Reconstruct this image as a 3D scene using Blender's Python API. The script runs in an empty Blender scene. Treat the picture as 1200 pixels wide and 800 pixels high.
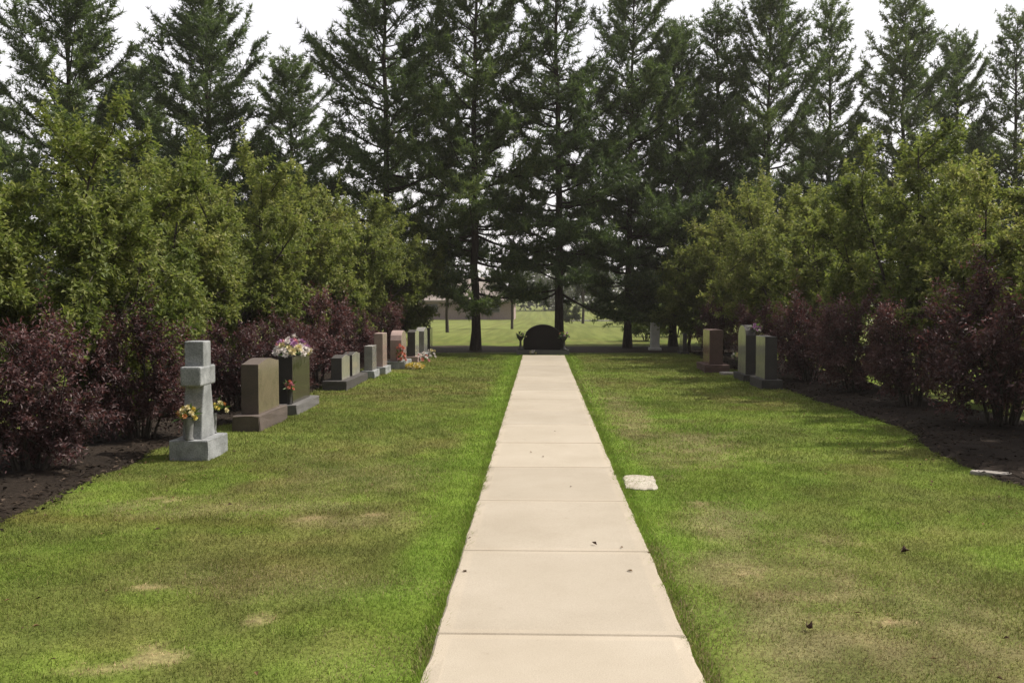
import bpy, bmesh, math, random
import numpy as np
from mathutils import Vector

SC = bpy.context.scene
COL = SC.collection
RNG = np.random.default_rng(11)
random.seed(11)
F_PX, EYE = 1100.0, 1.64          # focal length in photo pixels, eye height
YAW, PITCH = math.atan(33 / F_PX), math.atan(51 / F_PX)
PX0, PX1 = -0.50, 0.70            # path edges

def X(px, Y):                     # sideways position of photo column px at distance Y
    return (px - 633.0) / F_PX * Y

def gnd(px, py):
    Y = EYE * F_PX / (py - 349.0)
    return X(px, Y), Y

# ------------------------------------------------------------------ mesh helpers
def nrm(a):
    return a / np.maximum(np.linalg.norm(a, axis=-1, keepdims=True), 1e-9)

def np_mesh(name, V, Fs, cols=None, smooth=False):
    """V (n,3); Fs a list of (m,k) index arrays."""
    V = np.asarray(V, dtype=np.float32)
    me = bpy.data.meshes.new(name)
    me.vertices.add(len(V))
    me.vertices.foreach_set('co', V.ravel())
    idx = np.concatenate([np.asarray(f, dtype=np.int32).ravel() for f in Fs])
    cnt = np.concatenate([np.full(len(f), f.shape[1], dtype=np.int32) for f in Fs])
    start = np.zeros(len(cnt), dtype=np.int32)
    start[1:] = np.cumsum(cnt)[:-1]
    me.loops.add(len(idx))
    me.loops.foreach_set('vertex_index', idx)
    me.polygons.add(len(cnt))
    me.polygons.foreach_set('loop_start', start)
    me.polygons.foreach_set('loop_total', cnt)
    me.polygons.foreach_set('use_smooth', np.full(len(cnt), smooth, dtype=bool))
    if cols is not None:
        at = me.color_attributes.new('tint', 'FLOAT_COLOR', 'POINT')
        c = np.ones((len(V), 4), dtype=np.float32)
        c[:, :3] = cols
        at.data.foreach_set('color', c.ravel())
    me.update(calc_edges=True)
    me.validate()
    return me

def link(name, me, mat=None, parent=None, loc=(0, 0, 0)):
    o = bpy.data.objects.new(name, me)
    COL.objects.link(o)
    if mat is not None and me is not None and len(me.materials) == 0:
        for m in (mat if isinstance(mat, (list, tuple)) else [mat]):
            me.materials.append(m)
    o.location = loc
    if parent is not None:
        o.parent = parent
    return o

def tag(o, label=None, cat=None, group=None, kind=None):
    if label: o['label'] = label
    if cat: o['category'] = cat
    if group: o['group'] = group
    if kind: o['kind'] = kind
    return o

def thing(name, label, cat, loc, group=None, rz=0.0, s=1.0):
    o = bpy.data.objects.new(name, None)
    o.empty_display_size = 0.3
    COL.objects.link(o)
    o.location = loc
    o.rotation_euler = (0, 0, rz)
    o.scale = (s, s, s) if not isinstance(s, tuple) else s
    return tag(o, label, cat, group)

def tube(pts, rad, n=6):
    pts = np.asarray(pts, float); rad = np.asarray(rad, float)
    m = len(pts)
    t = np.zeros_like(pts); t[1:-1] = pts[2:] - pts[:-2]; t[0] = pts[1] - pts[0]; t[-1] = pts[-1] - pts[-2]
    t = nrm(t)
    ref = np.where(np.abs(t[:, 2:3]) > 0.9, np.array([[1., 0, 0]]), np.array([[0, 0, 1.]]))
    a = nrm(np.cross(t, ref)); b = np.cross(t, a)
    for i in range(1, m):                      # keep the frame from flipping
        if np.dot(a[i], a[i - 1]) < 0: a[i] *= -1; b[i] *= -1
    ang = np.linspace(0, 2 * math.pi, n, endpoint=False)
    V = (pts[:, None, :] + rad[:, None, None] * (np.cos(ang)[None, :, None] * a[:, None, :] + np.sin(ang)[None, :, None] * b[:, None, :])).reshape(-1, 3)
    F = []
    for i in range(m - 1):
        for j in range(n):
            k = (j + 1) % n
            F.append((i * n + j, i * n + k, (i + 1) * n + k, (i + 1) * n + j))
    return V, np.array(F, dtype=np.int32)

class Acc:
    def __init__(s): s.V = []; s.F = []; s.n = 0
    def add(s, V, F):
        s.V.append(V); s.F.append(np.asarray(F) + s.n); s.n += len(V)
    def mesh(s, name, smooth=False, cols=None):
        ks = {}
        for f in s.F: ks.setdefault(f.shape[1], []).append(f)
        return np_mesh(name, np.concatenate(s.V), [np.concatenate(v) for v in ks.values()], cols, smooth)

def leaf_quads(B, D, U, L, W, fold=0.12, droop=0.1):
    D = nrm(D); S = nrm(np.cross(D, U)); N = np.cross(S, D)
    L = L[:, None]; W = W[:, None]
    v0 = B
    v1 = B + D * L * .45 + S * W * .5 + N * W * fold
    v2 = B + D * L - N * L * droop
    v3 = B + D * L * .45 - S * W * .5 + N * W * fold
    V = np.stack([v0, v1, v2, v3], 1).reshape(-1, 3)
    return V, np.arange(len(B) * 4, dtype=np.int32).reshape(-1, 4)

# ------------------------------------------------------------------ value noise
def _hash(ix, iy, s):
    h = (ix.astype(np.int64) * 374761393 + iy.astype(np.int64) * 668265263 + s * 974634777) & 0xffffffff
    h = ((h ^ (h >> 13)) * 1274126177) & 0xffffffff
    return ((h ^ (h >> 16)) & 0xffff) / 65535.0

def vn(x, y, sc, s=0):
    x = np.asarray(x, float) / sc; y = np.asarray(y, float) / sc
    ix = np.floor(x); iy = np.floor(y); fx = x - ix; fy = y - iy
    fx = fx * fx * (3 - 2 * fx); fy = fy * fy * (3 - 2 * fy)
    a = _hash(ix, iy, s); b = _hash(ix + 1, iy, s); c = _hash(ix, iy + 1, s); d = _hash(ix + 1, iy + 1, s)
    return (a * (1 - fx) + b * fx) * (1 - fy) + (c * (1 - fx) + d * fx) * fy

def fbm(x, y, sc, s=0, o=3):
    r = 0; a = .5; t = 0
    for i in range(o):
        r = r + a * vn(x, y, sc / 2 ** i, s + i * 17); t += a; a *= .5
    return r / t

def sst(a, b, x):
    t = np.clip((x - a) / (b - a), 0, 1); return t * t * (3 - 2 * t)

# ------------------------------------------------------------------ materials
def newmat(name):
    m = bpy.data.materials.new(name); m.use_nodes = True
    nt = m.node_tree; nt.nodes.clear()
    out = nt.nodes.new('ShaderNodeOutputMaterial')
    return m, nt, out

def ramp(nt, stops):
    r = nt.nodes.new('ShaderNodeValToRGB')
    el = r.color_ramp.elements
    while len(el) < len(stops): el.new(0.5)
    for e, (p, c) in zip(el, stops):
        e.position = p; e.color = (*c, 1)
    return r

def leafmat(name, stops, transl=0.35, tcol=(1.3, 1.4, .7), rough=.45, spec=.4, noise=1.5):
    m, nt, out = newmat(name)
    L = nt.links.new
    g = nt.nodes.new('ShaderNodeNewGeometry')
    oi = nt.nodes.new('ShaderNodeObjectInfo')
    tc = nt.nodes.new('ShaderNodeTexCoord')
    nz = nt.nodes.new('ShaderNodeTexNoise'); nz.inputs['Scale'].default_value = noise; nz.inputs['Detail'].default_value = 2
    L(tc.outputs['Object'], nz.inputs['Vector'])
    a = nt.nodes.new('ShaderNodeMath'); a.operation = 'MULTIPLY_ADD'; a.inputs[1].default_value = .55; 
    L(g.outputs['Random Per Island'], a.inputs[0])
    b = nt.nodes.new('ShaderNodeMath'); b.operation = 'MULTIPLY_ADD'; b.inputs[1].default_value = .9; b.inputs[2].default_value = -.30
    L(nz.outputs['Fac'], b.inputs[0]); 
    c = nt.nodes.new('ShaderNodeMath'); c.operation = 'MULTIPLY_ADD'; c.inputs[1].default_value = .25
    L(oi.outputs['Random'], c.inputs[0]); L(b.outputs[0], c.inputs[2])
    L(c.outputs[0], a.inputs[2])
    r = ramp(nt, stops); L(a.outputs[0], r.inputs['Fac'])
    p = nt.nodes.new('ShaderNodeBsdfPrincipled')
    p.inputs['Roughness'].default_value = rough; p.inputs['Specular IOR Level'].default_value = spec
    L(r.outputs['Color'], p.inputs['Base Color'])
    t = nt.nodes.new('ShaderNodeBsdfTranslucent')
    mu = nt.nodes.new('ShaderNodeMix'); mu.data_type = 'RGBA'; mu.blend_type = 'MULTIPLY'
    mu.inputs['Factor'].default_value = 1; mu.inputs['B'].default_value = (*tcol, 1)
    L(r.outputs['Color'], mu.inputs['A']); L(mu.outputs['Result'], t.inputs['Color'])
    mx = nt.nodes.new('ShaderNodeMixShader'); mx.inputs['Fac'].default_value = transl
    L(p.outputs[0], mx.inputs[1]); L(t.outputs[0], mx.inputs[2]); L(mx.outputs[0], out.inputs['Surface'])
    return m

def tintmat(name, rough=.8, spec=.2, transl=0.0, nscale=0, bump=0, mottle=None):
    """material whose colour is the mesh's own 'tint' attribute times a fine mottle"""
    m, nt, out = newmat(name); L = nt.links.new
    at = nt.nodes.new('ShaderNodeAttribute'); at.attribute_name = 'tint'
    src = at.outputs['Color']
    p = nt.nodes.new('ShaderNodeBsdfPrincipled'); p.inputs['Roughness'].default_value = rough
    p.inputs['Specular IOR Level'].default_value = spec
    if nscale:
        tc = nt.nodes.new('ShaderNodeTexCoord')
        nz = nt.nodes.new('ShaderNodeTexNoise'); nz.inputs['Scale'].default_value = nscale; nz.inputs['Detail'].default_value = 6; nz.inputs['Roughness'].default_value = .7
        L(tc.outputs['Object'], nz.inputs['Vector'])
        r = ramp(nt, mottle or [(.25, (.45, .45, .45)), (.7, (1.35, 1.35, 1.3))]); L(nz.outputs['Fac'], r.inputs['Fac'])
        mu = nt.nodes.new('ShaderNodeMix'); mu.data_type = 'RGBA'; mu.blend_type = 'MULTIPLY'; mu.inputs['Factor'].default_value = 1
        L(src, mu.inputs['A']); L(r.outputs['Color'], mu.inputs['B']); src = mu.outputs['Result']
        if bump:
            bp = nt.nodes.new('ShaderNodeBump'); bp.inputs['Strength'].default_value = bump; bp.inputs['Distance'].default_value = .03
            L(nz.outputs['Fac'], bp.inputs['Height']); L(bp.outputs['Normal'], p.inputs['Normal'])
    L(src, p.inputs['Base Color'])
    sh = p.outputs[0]
    if transl:
        t = nt.nodes.new('ShaderNodeBsdfTranslucent'); L(src, t.inputs['Color'])
        mx = nt.nodes.new('ShaderNodeMixShader'); mx.inputs['Fac'].default_value = transl
        L(sh, mx.inputs[1]); L(t.outputs[0], mx.inputs[2]); sh = mx.outputs[0]
    L(sh, out.inputs['Surface'])
    return m

def noisemat(name, stops, scale=20, rough=.8, spec=.3, bump=.3, dist=.01, detail=6, stretch=None, metallic=0, big=None, coat=0):
    m, nt, out = newmat(name); L = nt.links.new
    tc = nt.nodes.new('ShaderNodeTexCoord'); mp = nt.nodes.new('ShaderNodeMapping')
    if stretch: mp.inputs['Scale'].default_value = stretch
    L(tc.outputs['Object'], mp.inputs['Vector'])
    nz = nt.nodes.new('ShaderNodeTexNoise'); nz.inputs['Scale'].default_value = scale; nz.inputs['Detail'].default_value = detail; nz.inputs['Roughness'].default_value = .65
    L(mp.outputs[0], nz.inputs['Vector'])
    r = ramp(nt, stops); L(nz.outputs['Fac'], r.inputs['Fac'])
    src = r.outputs['Color']
    if big:
        n2 = nt.nodes.new('ShaderNodeTexNoise'); n2.inputs['Scale'].default_value = big[0]; n2.inputs['Detail'].default_value = 4
        L(tc.outputs['Object'], n2.inputs['Vector'])
        r2 = ramp(nt, [(.3, big[1]), (.7, big[2])]); L(n2.outputs['Fac'], r2.inputs['Fac'])
        mu = nt.nodes.new('ShaderNodeMix'); mu.data_type = 'RGBA'; mu.blend_type = 'MULTIPLY'; mu.inputs['Factor'].default_value = 1
        L(src, mu.inputs['A']); L(r2.outputs['Color'], mu.inputs['B']); src = mu.outputs['Result']
    p = nt.nodes.new('ShaderNodeBsdfPrincipled'); L(src, p.inputs['Base Color'])
    p.inputs['Roughness'].default_value = rough; p.inputs['Specular IOR Level'].default_value = spec; p.inputs['Metallic'].default_value = metallic
    p.inputs['Coat Weight'].default_value = coat
    if bump:
        bp = nt.nodes.new('ShaderNodeBump'); bp.inputs['Strength'].default_value = bump; bp.inputs['Distance'].default_value = dist
        L(nz.outputs['Fac'], bp.inputs['Height']); L(bp.outputs['Normal'], p.inputs['Normal'])
    L(p.outputs[0], out.inputs['Surface'])
    return m

def granite(name, base, spread=.35, rough=.25, bump=.0, warm=(1, 1, 1)):
    d = tuple(max(.004, c * (1 - spread)) for c in base); l = tuple(min(.9, c * (1 + spread)) for c in base)
    return noisemat(name, [(.3, d), (.5, base), (.72, l)], scale=140, rough=rough, spec=.5, bump=bump, dist=.004, detail=3,
                    big=(5, (.82, .82, .82), (1.12, 1.1, 1.08)))

M = {}
M['bark'] = noisemat('pine_bark', [(.3, (.018, .014, .012)), (.6, (.06, .047, .038)), (.8, (.11, .09, .075))], scale=9, stretch=(2, 2, .35), rough=.95, spec=.1, bump=.9, dist=.04)
M['twig'] = noisemat('grey_bark', [(.3, (.03, .025, .02)), (.7, (.10, .085, .07))], scale=20, stretch=(1, 1, .3), rough=.9, spec=.15, bump=.6, dist=.01)
M['pine'] = leafmat('pine_needles', [(0, (.034, .054, .028)), (.45, (.082, .122, .050)), (.8, (.150, .198, .070)), (1, (.21, .235, .085))], transl=.36, tcol=(1.2, 1.3, .75), rough=.5, spec=.25, noise=.5)
M['green'] = leafmat('green_leaves', [(0, (.060, .088, .024)), (.4, (.145, .176, .048)), (.8, (.262, .270, .088)), (1, (.38, .345, .15))], transl=.40, tcol=(1.2, 1.3, .8), rough=.58, spec=.22, noise=1.1)
M['purple'] = leafmat('purple_leaves', [(0, (.022, .012, .014)), (.5, (.086, .048, .049)), (.85, (.165, .098, .095)), (1, (.28, .19, .175))], transl=.32, tcol=(1.35, .78, .74), rough=.5, spec=.32, noise=1.4)
M['far'] = leafmat('far_leaves', [(0, (.02, .035, .014)), (.5, (.045, .065, .02)), (1, (.09, .11, .035))], transl=.25, noise=.3)
M['pale'] = leafmat('pale_leaves', [(0, (.06, .09, .025)), (.5, (.11, .14, .04)), (1, (.19, .20, .07))], transl=.35, noise=1)
M['lawn'] = tintmat('lawn_soil_and_turf', rough=.95, spec=.05, nscale=34, bump=.5)
M['blade'] = tintmat('grass_blades', rough=.8, spec=.08, transl=.3)
M['mulch'] = tintmat('mulch_soil', rough=.95, spec=.1, nscale=26, bump=.9)
M['chip'] = tintmat('bark_chips', rough=.9, spec=.1)

# concrete of the path: floated slab with a smoother tooled border along its edges and joints
SLAB, J0 = 1.5, 4.45
def concrete():
    m, nt, out = newmat('path_concrete'); L = nt.links.new
    tc = nt.nodes.new('ShaderNodeTexCoord')
    n1 = nt.nodes.new('ShaderNodeTexNoise'); n1.inputs['Scale'].default_value = 1.3; n1.inputs['Detail'].default_value = 6; n1.inputs['Roughness'].default_value = .6
    n2 = nt.nodes.new('ShaderNodeTexNoise'); n2.inputs['Scale'].default_value = 160; n2.inputs['Detail'].default_value = 4
    n3 = nt.nodes.new('ShaderNodeTexNoise'); n3.inputs['Scale'].default_value = 7; n3.inputs['Detail'].default_value = 8; n3.inputs['Roughness'].default_value = .75
    for n in (n1, n2, n3): L(tc.outputs['Object'], n.inputs['Vector'])
    r1 = ramp(nt, [(.3, (.345, .297, .228)), (.5, (.375, .325, .253)), (.72, (.405, .353, .28))]); L(n1.outputs['Fac'], r1.inputs['Fac'])
    r2 = ramp(nt, [(.3, (.86, .86, .86)), (.7, (1.1, 1.1, 1.1))]); L(n2.outputs['Fac'], r2.inputs['Fac'])
    r3 = ramp(nt, [(.25, (.74, .72, .70)), (.38, (1, 1, 1)), (.62, (1, 1, 1)), (.8, (1.08, 1.07, 1.05))]); L(n3.outputs['Fac'], r3.inputs['Fac'])
    at = nt.nodes.new('ShaderNodeAttribute'); at.attribute_name = 'tint'
    cur = r1.outputs['Color']
    for s in (r2.outputs['Color'], r3.outputs['Color'], at.outputs['Color']):
        mu = nt.nodes.new('ShaderNodeMix'); mu.data_type = 'RGBA'; mu.blend_type = 'MULTIPLY'; mu.inputs['Factor'].default_value = 1
        L(cur, mu.inputs['A']); L(s, mu.inputs['B']); cur = mu.outputs['Result']
    p = nt.nodes.new('ShaderNodeBsdfPrincipled'); p.inputs['Roughness'].default_value = .85; p.inputs['Specular IOR Level'].default_value = .2
    L(cur, p.inputs['Base Color'])
    bp = nt.nodes.new('ShaderNodeBump'); bp.inputs['Strength'].default_value = .25; bp.inputs['Distance'].default_value = .004
    L(n2.outputs['Fac'], bp.inputs['Height']); L(bp.outputs['Normal'], p.inputs['Normal'])
    L(p.outputs[0], out.inputs['Surface'])
    return m
M['concrete'] = concrete()

# ------------------------------------------------------------------ ground
LEFT_BED, RIGHT_BED = -3.95, 4.42
BED_Y0, BED_Y1 = 1.0, 28.6
def left_edge(y):  return LEFT_BED + (fbm(y, 0 * y, 1.3, 5) - .5) * .5 + .04 * np.sin(y * 1.1)
def right_edge(y): return RIGHT_BED + (fbm(y, 0 * y + 9, 1.5, 8) - .5) * .55 - .12 * np.exp(-((y - 9.3) / 1.2) ** 2)
def dipz(y): return -.72 * sst(38, 105, y)

def patch(x, y, px, py, rx, ry, s):
    cx, cy = gnd(px, py)
    wob = (fbm(x, y, .35, s, 3) - .5) * 1.5
    return np.clip(1.25 - np.sqrt(((x - cx) / rx) ** 2 + ((y - cy) / ry) ** 2) + wob, 0, 1)

def lawn_colour(x, y, blades=False):
    G = np.array([.106, .128, .030]); V = np.array([.108, .158, .024]); O = np.array([.132, .114, .042])
    D = np.array([.180, .150, .078]); ST = np.array([.33, .245, .145])
    n1 = fbm(x, y * .8, 1.6, 1, 4); n2 = fbm(x, y, .5, 2, 3); n3 = fbm(x, y * .5, 3.2, 3, 3); n4 = fbm(x, y, .16, 4, 2)
    c = G + 0 * x[..., None]
    def mix(c, k, w): return c * (1 - w[..., None]) + k * w[..., None]
    c = mix(c, O, sst(.44, .66, n1 * .6 + n2 * .4) * .6)
    c = mix(c, V, sst(.47, .64, n3 * .5 + n2 * .5) * .75)
    # broad mowing bands across the lawn
    band = np.sin(y * 1.9 + .35 * x + 2.2 * n3)
    c = c * (1 + .11 * band)[..., None]
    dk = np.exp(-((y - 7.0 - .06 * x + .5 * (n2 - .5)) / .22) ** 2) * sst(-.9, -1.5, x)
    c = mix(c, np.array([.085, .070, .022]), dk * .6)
    # drier, browner turf in places the photo shows
    dry = np.zeros_like(x)
    for (px, py, rx, ry, s, a) in [(900, 690, .85, 1.1, 31, .95), (1010, 760, 1.4, .7, 32, .95), (840, 610, .35, .7, 33, .75), (1110, 700, .5, .6, 34, .45),
                                   (735, 490, .34, 3.4, 35, .85), (820, 520, .6, 1.4, 36, .7), (690, 452, .28, 4., 37, .45),
                                   (420, 560, .9, 1.0, 38, .35), (250, 600, 1.2, .35, 39, .5), (420, 612, .6, .3, 40, .55), (330, 690, .7, .3, 41, .4), (450, 780, .35, .35, 45, .4)]:
        dry = np.maximum(dry, a * patch(x, y, px, py, rx, ry, s))
    if not blades: c = mix(c, D, dry * (.35 + .45 * sst(.35, .6, n4)))
    # rich green beside the path
    dl = PX0 - x; dr = x - PX1
    w = .42 + .20 * (n2 - .5)
    vl = (1 - sst(w * .55, w * 1.25, dl)) * (dl > -.1) ; vr = (1 - sst(w * .45, w * 1.05, dr)) * (dr > -.1)
    c = mix(c, V * 1.10, np.clip(np.maximum(vl, vr), 0, 1) * .92 * (y < 27) * (1 - .6 * dry))
    # bare straw-coloured spots
    st = np.zeros_like(x)
    for (px, py, rx, ry, s) in [(165, 783, .22, .17, 51), (110, 797, .28, .10, 52), (295, 738, .13, .16, 53), (432, 609, .16, .14, 54), (350, 612, .2, .1, 55),
                                (880, 677, .15, .12, 56), (820, 590, .15, .15, 57), (145, 697, .2, .09, 58), (190, 590, .22, .16, 59), (1050, 730, .18, .08, 60)]:
        st = np.maximum(st, patch(x, y, px, py, rx * .7, ry * .7, s) * sst(.36, .60, fbm(x, y, .13, s + 5, 3)))
    if blades:                          # every blade is either green or dead, more dead ones where the turf is dry
        q = RNG.random(x.shape)
        c = np.where((q < dry * .78)[..., None], D * (1 + .35 * (RNG.random(x.shape) - .4))[..., None], c)
        c = np.where((q < st * .8)[..., None], ST, c)
    else: c = mix(c, ST, np.clip(st * .6, 0, .5))
    far = sst(30, 45, y)
    Fc = np.array([.132, .150, .042])[None] * (1 + .35 * (fbm(x, y * .5, 6, 70, 3) - .5))[..., None] + 0 * c
    c = c * (1 - far[..., None]) + Fc * far[..., None]
    cl = sst(.36, .66, fbm(x, y, .24, 91, 3))
    c = c * (.74 + .24 * cl + .30 * n4)[..., None] * (1 + (np.array([.05, -.01, .03]) * (fbm(x, y, .4, 92, 2) - .5)[..., None] * 2))
    return c, np.clip(dry + st, 0, 1), st

def axis(lo, hi, step, far, grow=1.25):
    a = list(np.arange(lo, hi + 1e-6, step)); s = step
    while a[-1] < far[1]: s *= grow; a.append(a[-1] + s)
    s = step
    while a[0] > far[0]: s *= grow; a.insert(0, a[0] - s)
    return np.array(a)

def grid_faces(nx, ny):
    i = np.arange(nx * ny).reshape(ny, nx)
    return np.stack([i[:-1, :-1], i[:-1, 1:], i[1:, 1:], i[1:, :-1]], -1).reshape(-1, 4)

def make_lawn():
    xs = axis(-6, 6, .07, (-400, 400)); ys = axis(3.2, 30, .09, (-60, 700))
    gx, gy = np.meshgrid(xs, ys)
    z = (fbm(gx, gy, 1.2, 90, 3) - .5) * .03 + dipz(gy)
    z = np.where((gx > PX0 - .03) & (gx < PX1 + .03) & (gy < 27.0), -.05, z)
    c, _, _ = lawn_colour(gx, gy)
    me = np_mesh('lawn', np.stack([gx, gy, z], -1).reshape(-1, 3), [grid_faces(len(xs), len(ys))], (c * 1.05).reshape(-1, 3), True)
    tag(link('lawn', me, M['lawn']), kind='structure')
    return xs[0], xs[-1], ys[0], ys[-1]
LAWN_BOX = make_lawn()

def in_bed(x, y):
    k = .10 * (vn(x, y, .12, 83) - .35) * 2
    l = (x < left_edge(y) - k) & (x > -6.3) & (y < BED_Y1)
    r = (x > right_edge(y) + k) & (x < 6.5) & (y < BED_Y1)
    return l | r

def make_grass():
    P = []
    for (y0, y1, dens, h, w) in [(2.6, 6.2, 8200, .024, .0058), (6.2, 9.5, 4600, .025, .0075), (9.5, 15, 2000, .032, .011), (15, 27.5, 750, .036, .018)]:
        area = 10.6 * (y1 - y0); n = int(area * dens)
        x = RNG.uniform(-4.9, 5.7, n); y = RNG.uniform(y0, y1, n)
        vis = np.abs(x - y * -.03) < .60 * y + .5
        ok = vis & ~in_bed(x, y) & ~((x > PX0 + .012) & (x < PX1 - .012) & (y < 26.6))
        x = x[ok]; y = y[ok]
        P.append((x, y, np.full(len(x), h), np.full(len(x), w)))
    for e, sg in ((PX0, -1), (PX1, 1)):          # a ragged fringe against the path
        n = 26000
        y = 2.6 + 24 * RNG.random(n) ** 1.7; x = e + sg * np.abs(RNG.normal(0, .035, n)) - sg * .008
        P.append((x, y, np.full(n, .040), .0055 + .0006 * y))
    x, y, h, w = [np.concatenate([p[i] for p in P]) for i in range(4)]
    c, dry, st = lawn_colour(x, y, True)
    keep = RNG.random(len(x)) > st * .6
    x, y, h, w, c, dry = x[keep], y[keep], h[keep], w[keep], c[keep], dry[keep]
    n = len(x)
    h = h * RNG.uniform(.45, 1.25, n) * (1 - .35 * dry) * (.75 + .5 * fbm(x, y, .3, 77, 2))
    a = RNG.uniform(0, 2 * math.pi, n); lean = np.abs(RNG.normal(0, .75, n)) * h
    b = RNG.uniform(0, 2 * math.pi, n)
    z0 = (fbm(x, y, 1.2, 90, 3) - .5) * .03 - .004
    z0 = np.where((x > PX0 - .05) & (x < PX1 + .05), -.01, z0)
    base = np.stack([x, y, z0], -1)
    s = np.stack([np.cos(a), np.sin(a), 0 * a], -1) * (w / 2)[:, None]
    tip = base + np.stack([np.cos(b) * lean, np.sin(b) * lean, h], -1)
    V = np.stack([base - s, base + s, tip], 1).reshape(-1, 3)
    hue = RNG.normal(0, 1, (n, 1))
    c = c * np.clip(1.0 + .17 * hue, .35, 1.9)
    yel = (RNG.random((n, 1)) < .10 + .3 * dry[:, None])
    c = c * 1.66
    c = np.where(yel, c * .4 + np.array([.26, .215, .09]) * .6, c)
    me = np_mesh('grass', V, [np.arange(n * 3, dtype=np.int32).reshape(-1, 3)], np.repeat(c, 3, 0))
    tag(link('grass', me, M['blade']), 'short mown grass with dry patches covering the lawn', 'grass', kind='stuff')
make_grass()

def make_path():
    V = []; Fc = []; C = []; n = 0
    y = J0 - 4 * SLAB; k = 0
    rr = random.Random(4)
    while y < 26.5:
        y1 = min(y + SLAB, 26.55); g = .003
        xs = [PX0, PX0 + .012, PX0 + .07, PX0 + .085] + list(np.linspace(PX0 + .2, PX1 - .2, 9)) + [PX1 - .085, PX1 - .07, PX1 - .012, PX1]
        ys = [y + g, y + g + .012, y + .06, y + .075] + list(np.linspace(y + .2, y1 - .2, 10)) + [y1 - .075, y1 - .06, y1 - g - .012, y1 - g]
        gx, gy = np.meshgrid(np.array(xs), np.array(ys))
        wob = (vn(gy, gx, .22, 7) - .5) * .014
        gx = np.where((gx < PX0 + .013) | (gx > PX1 - .013), gx + wob, gx)
        tilt = rr.uniform(-.003, .003)
        z = .022 + tilt + 0 * gx
        e = (gx < PX0 + .008) | (gx > PX1 - .008) | (gy < y + g + .006) | (gy > y1 - g - .006)
        z = np.where(e, z - .010, z)
        tone = rr.uniform(.92, 1.04)
        border = (gx < PX0 + .075) | (gx > PX1 - .075) | (gy < y + .065) | (gy > y1 - .065)
        c = np.ones(gx.shape + (3,)) * tone
        c[border] *= np.array([1.05, 1.04, 1.03]); c[e] *= np.array([.96, .96, .96])
        nx, ny = len(xs), len(ys)
        V.append(np.stack([gx, gy, z], -1).reshape(-1, 3)); C.append(c.reshape(-1, 3)); Fc.append(grid_faces(nx, ny) + n)
        # skirt down into the soil
        idx = np.arange(nx * ny).reshape(ny, nx)
        ring = np.concatenate([idx[0, :], idx[1:, -1], idx[-1, -2::-1], idx[-2:0:-1, 0]])
        low = V[-1][ring].copy(); low[:, 2] = -.10
        V.append(low); C.append(np.ones((len(low), 3)) * .45)
        m = len(ring); b = n + nx * ny
        Fc.append(np.array([(n + ring[i], b + i, b + (i + 1) % m, n + ring[(i + 1) % m]) for i in range(m)]))
        n += nx * ny + m
        y = y1; k += 1
    me = np_mesh('path', np.concatenate(V), [np.concatenate(Fc)], np.concatenate(C))
    tag(link('path', me, M['concrete']), kind='structure')
    # soil in the joints
    jm = np_mesh('joint', np.array([[PX0 + .02, -2, .004], [PX1 - .02, -2, .004], [PX1 - .02, 26.5, .004], [PX0 + .02, 26.5, .004]]), [np.array([[0, 1, 2, 3]])], np.full((4, 3), .26) * np.array([1, .92, .8]))
    tag(link('path_joint_soil', jm, M['mulch']), kind='structure')
make_path()

def bed(side):
    ys = np.arange(BED_Y0, BED_Y1, .09)
    us = np.linspace(0, 1, 34)
    U, Y = np.meshgrid(us, ys)
    if side < 0: e = left_edge(Y); o = -6.2 + .3 * (fbm(Y, Y * 0, 1.5, 61) - .5)
    else: e = right_edge(Y); o = 6.4 + .3 * (fbm(Y, Y * 0, 1.5, 62) - .5)
    Xx = e + (o - e) * U
    z = .012 + .05 * np.sin(np.clip(U * 6, 0, math.pi / 2)) * np.sin(np.clip((1 - U) * 6, 0, math.pi / 2)) + (fbm(Xx, Y, .5, 63, 3) - .5) * .05 - .03 * (U == 0) - .03 * (U == 1)
    n = fbm(Xx, Y, .45, 64, 3)
    c = np.array([.012, .009, .007]) * (1 - n[..., None]) + np.array([.040, .030, .023]) * n[..., None]
    f = grid_faces(len(us), len(ys))
    if side < 0: f = f[:, ::-1]
    me = np_mesh('planting_bed', np.stack([Xx, Y, z], -1).reshape(-1, 3), [f], c.reshape(-1, 3), True)
    tag(link('planting_bed', me, M['mulch']), kind='structure')
    n = 9000
    y = BED_Y0 + 2 + (BED_Y1 - BED_Y0 - 2) * RNG.random(n) ** 1.5; u = RNG.random(n) ** 1.3
    ee = left_edge(y) if side < 0 else right_edge(y)
    x = ee + (side * 6.2 - ee) * (u * 1.03 - .03)
    zz = .035 + RNG.random(n) * .045 - .03 * (u < .05)
    a = RNG.uniform(0, 2 * math.pi, n)
    D = np.stack([np.cos(a), np.sin(a), RNG.normal(0, .25, n)], -1)
    V, Fq = leaf_quads(np.stack([x, y, zz], -1), D, np.tile([0, 0, 1.], (n, 1)) + RNG.normal(0, .3, (n, 3)), RNG.uniform(.03, .085, n), RNG.uniform(.012, .035, n))
    t = RNG.random((n, 1))
    cc = np.array([.014, .010, .008]) * (1 - t) + np.array([.09, .066, .048]) * t ** 2
    me = np_mesh('bark_mulch', V, [Fq], np.repeat(cc, 4, 0))
    tag(link('bark_mulch', me, M['chip']), 'dark bark chips scattered over the %s planting bed' % ('left' if side < 0 else 'right'), 'mulch', kind='stuff')
bed(-1); bed(1)

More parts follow.
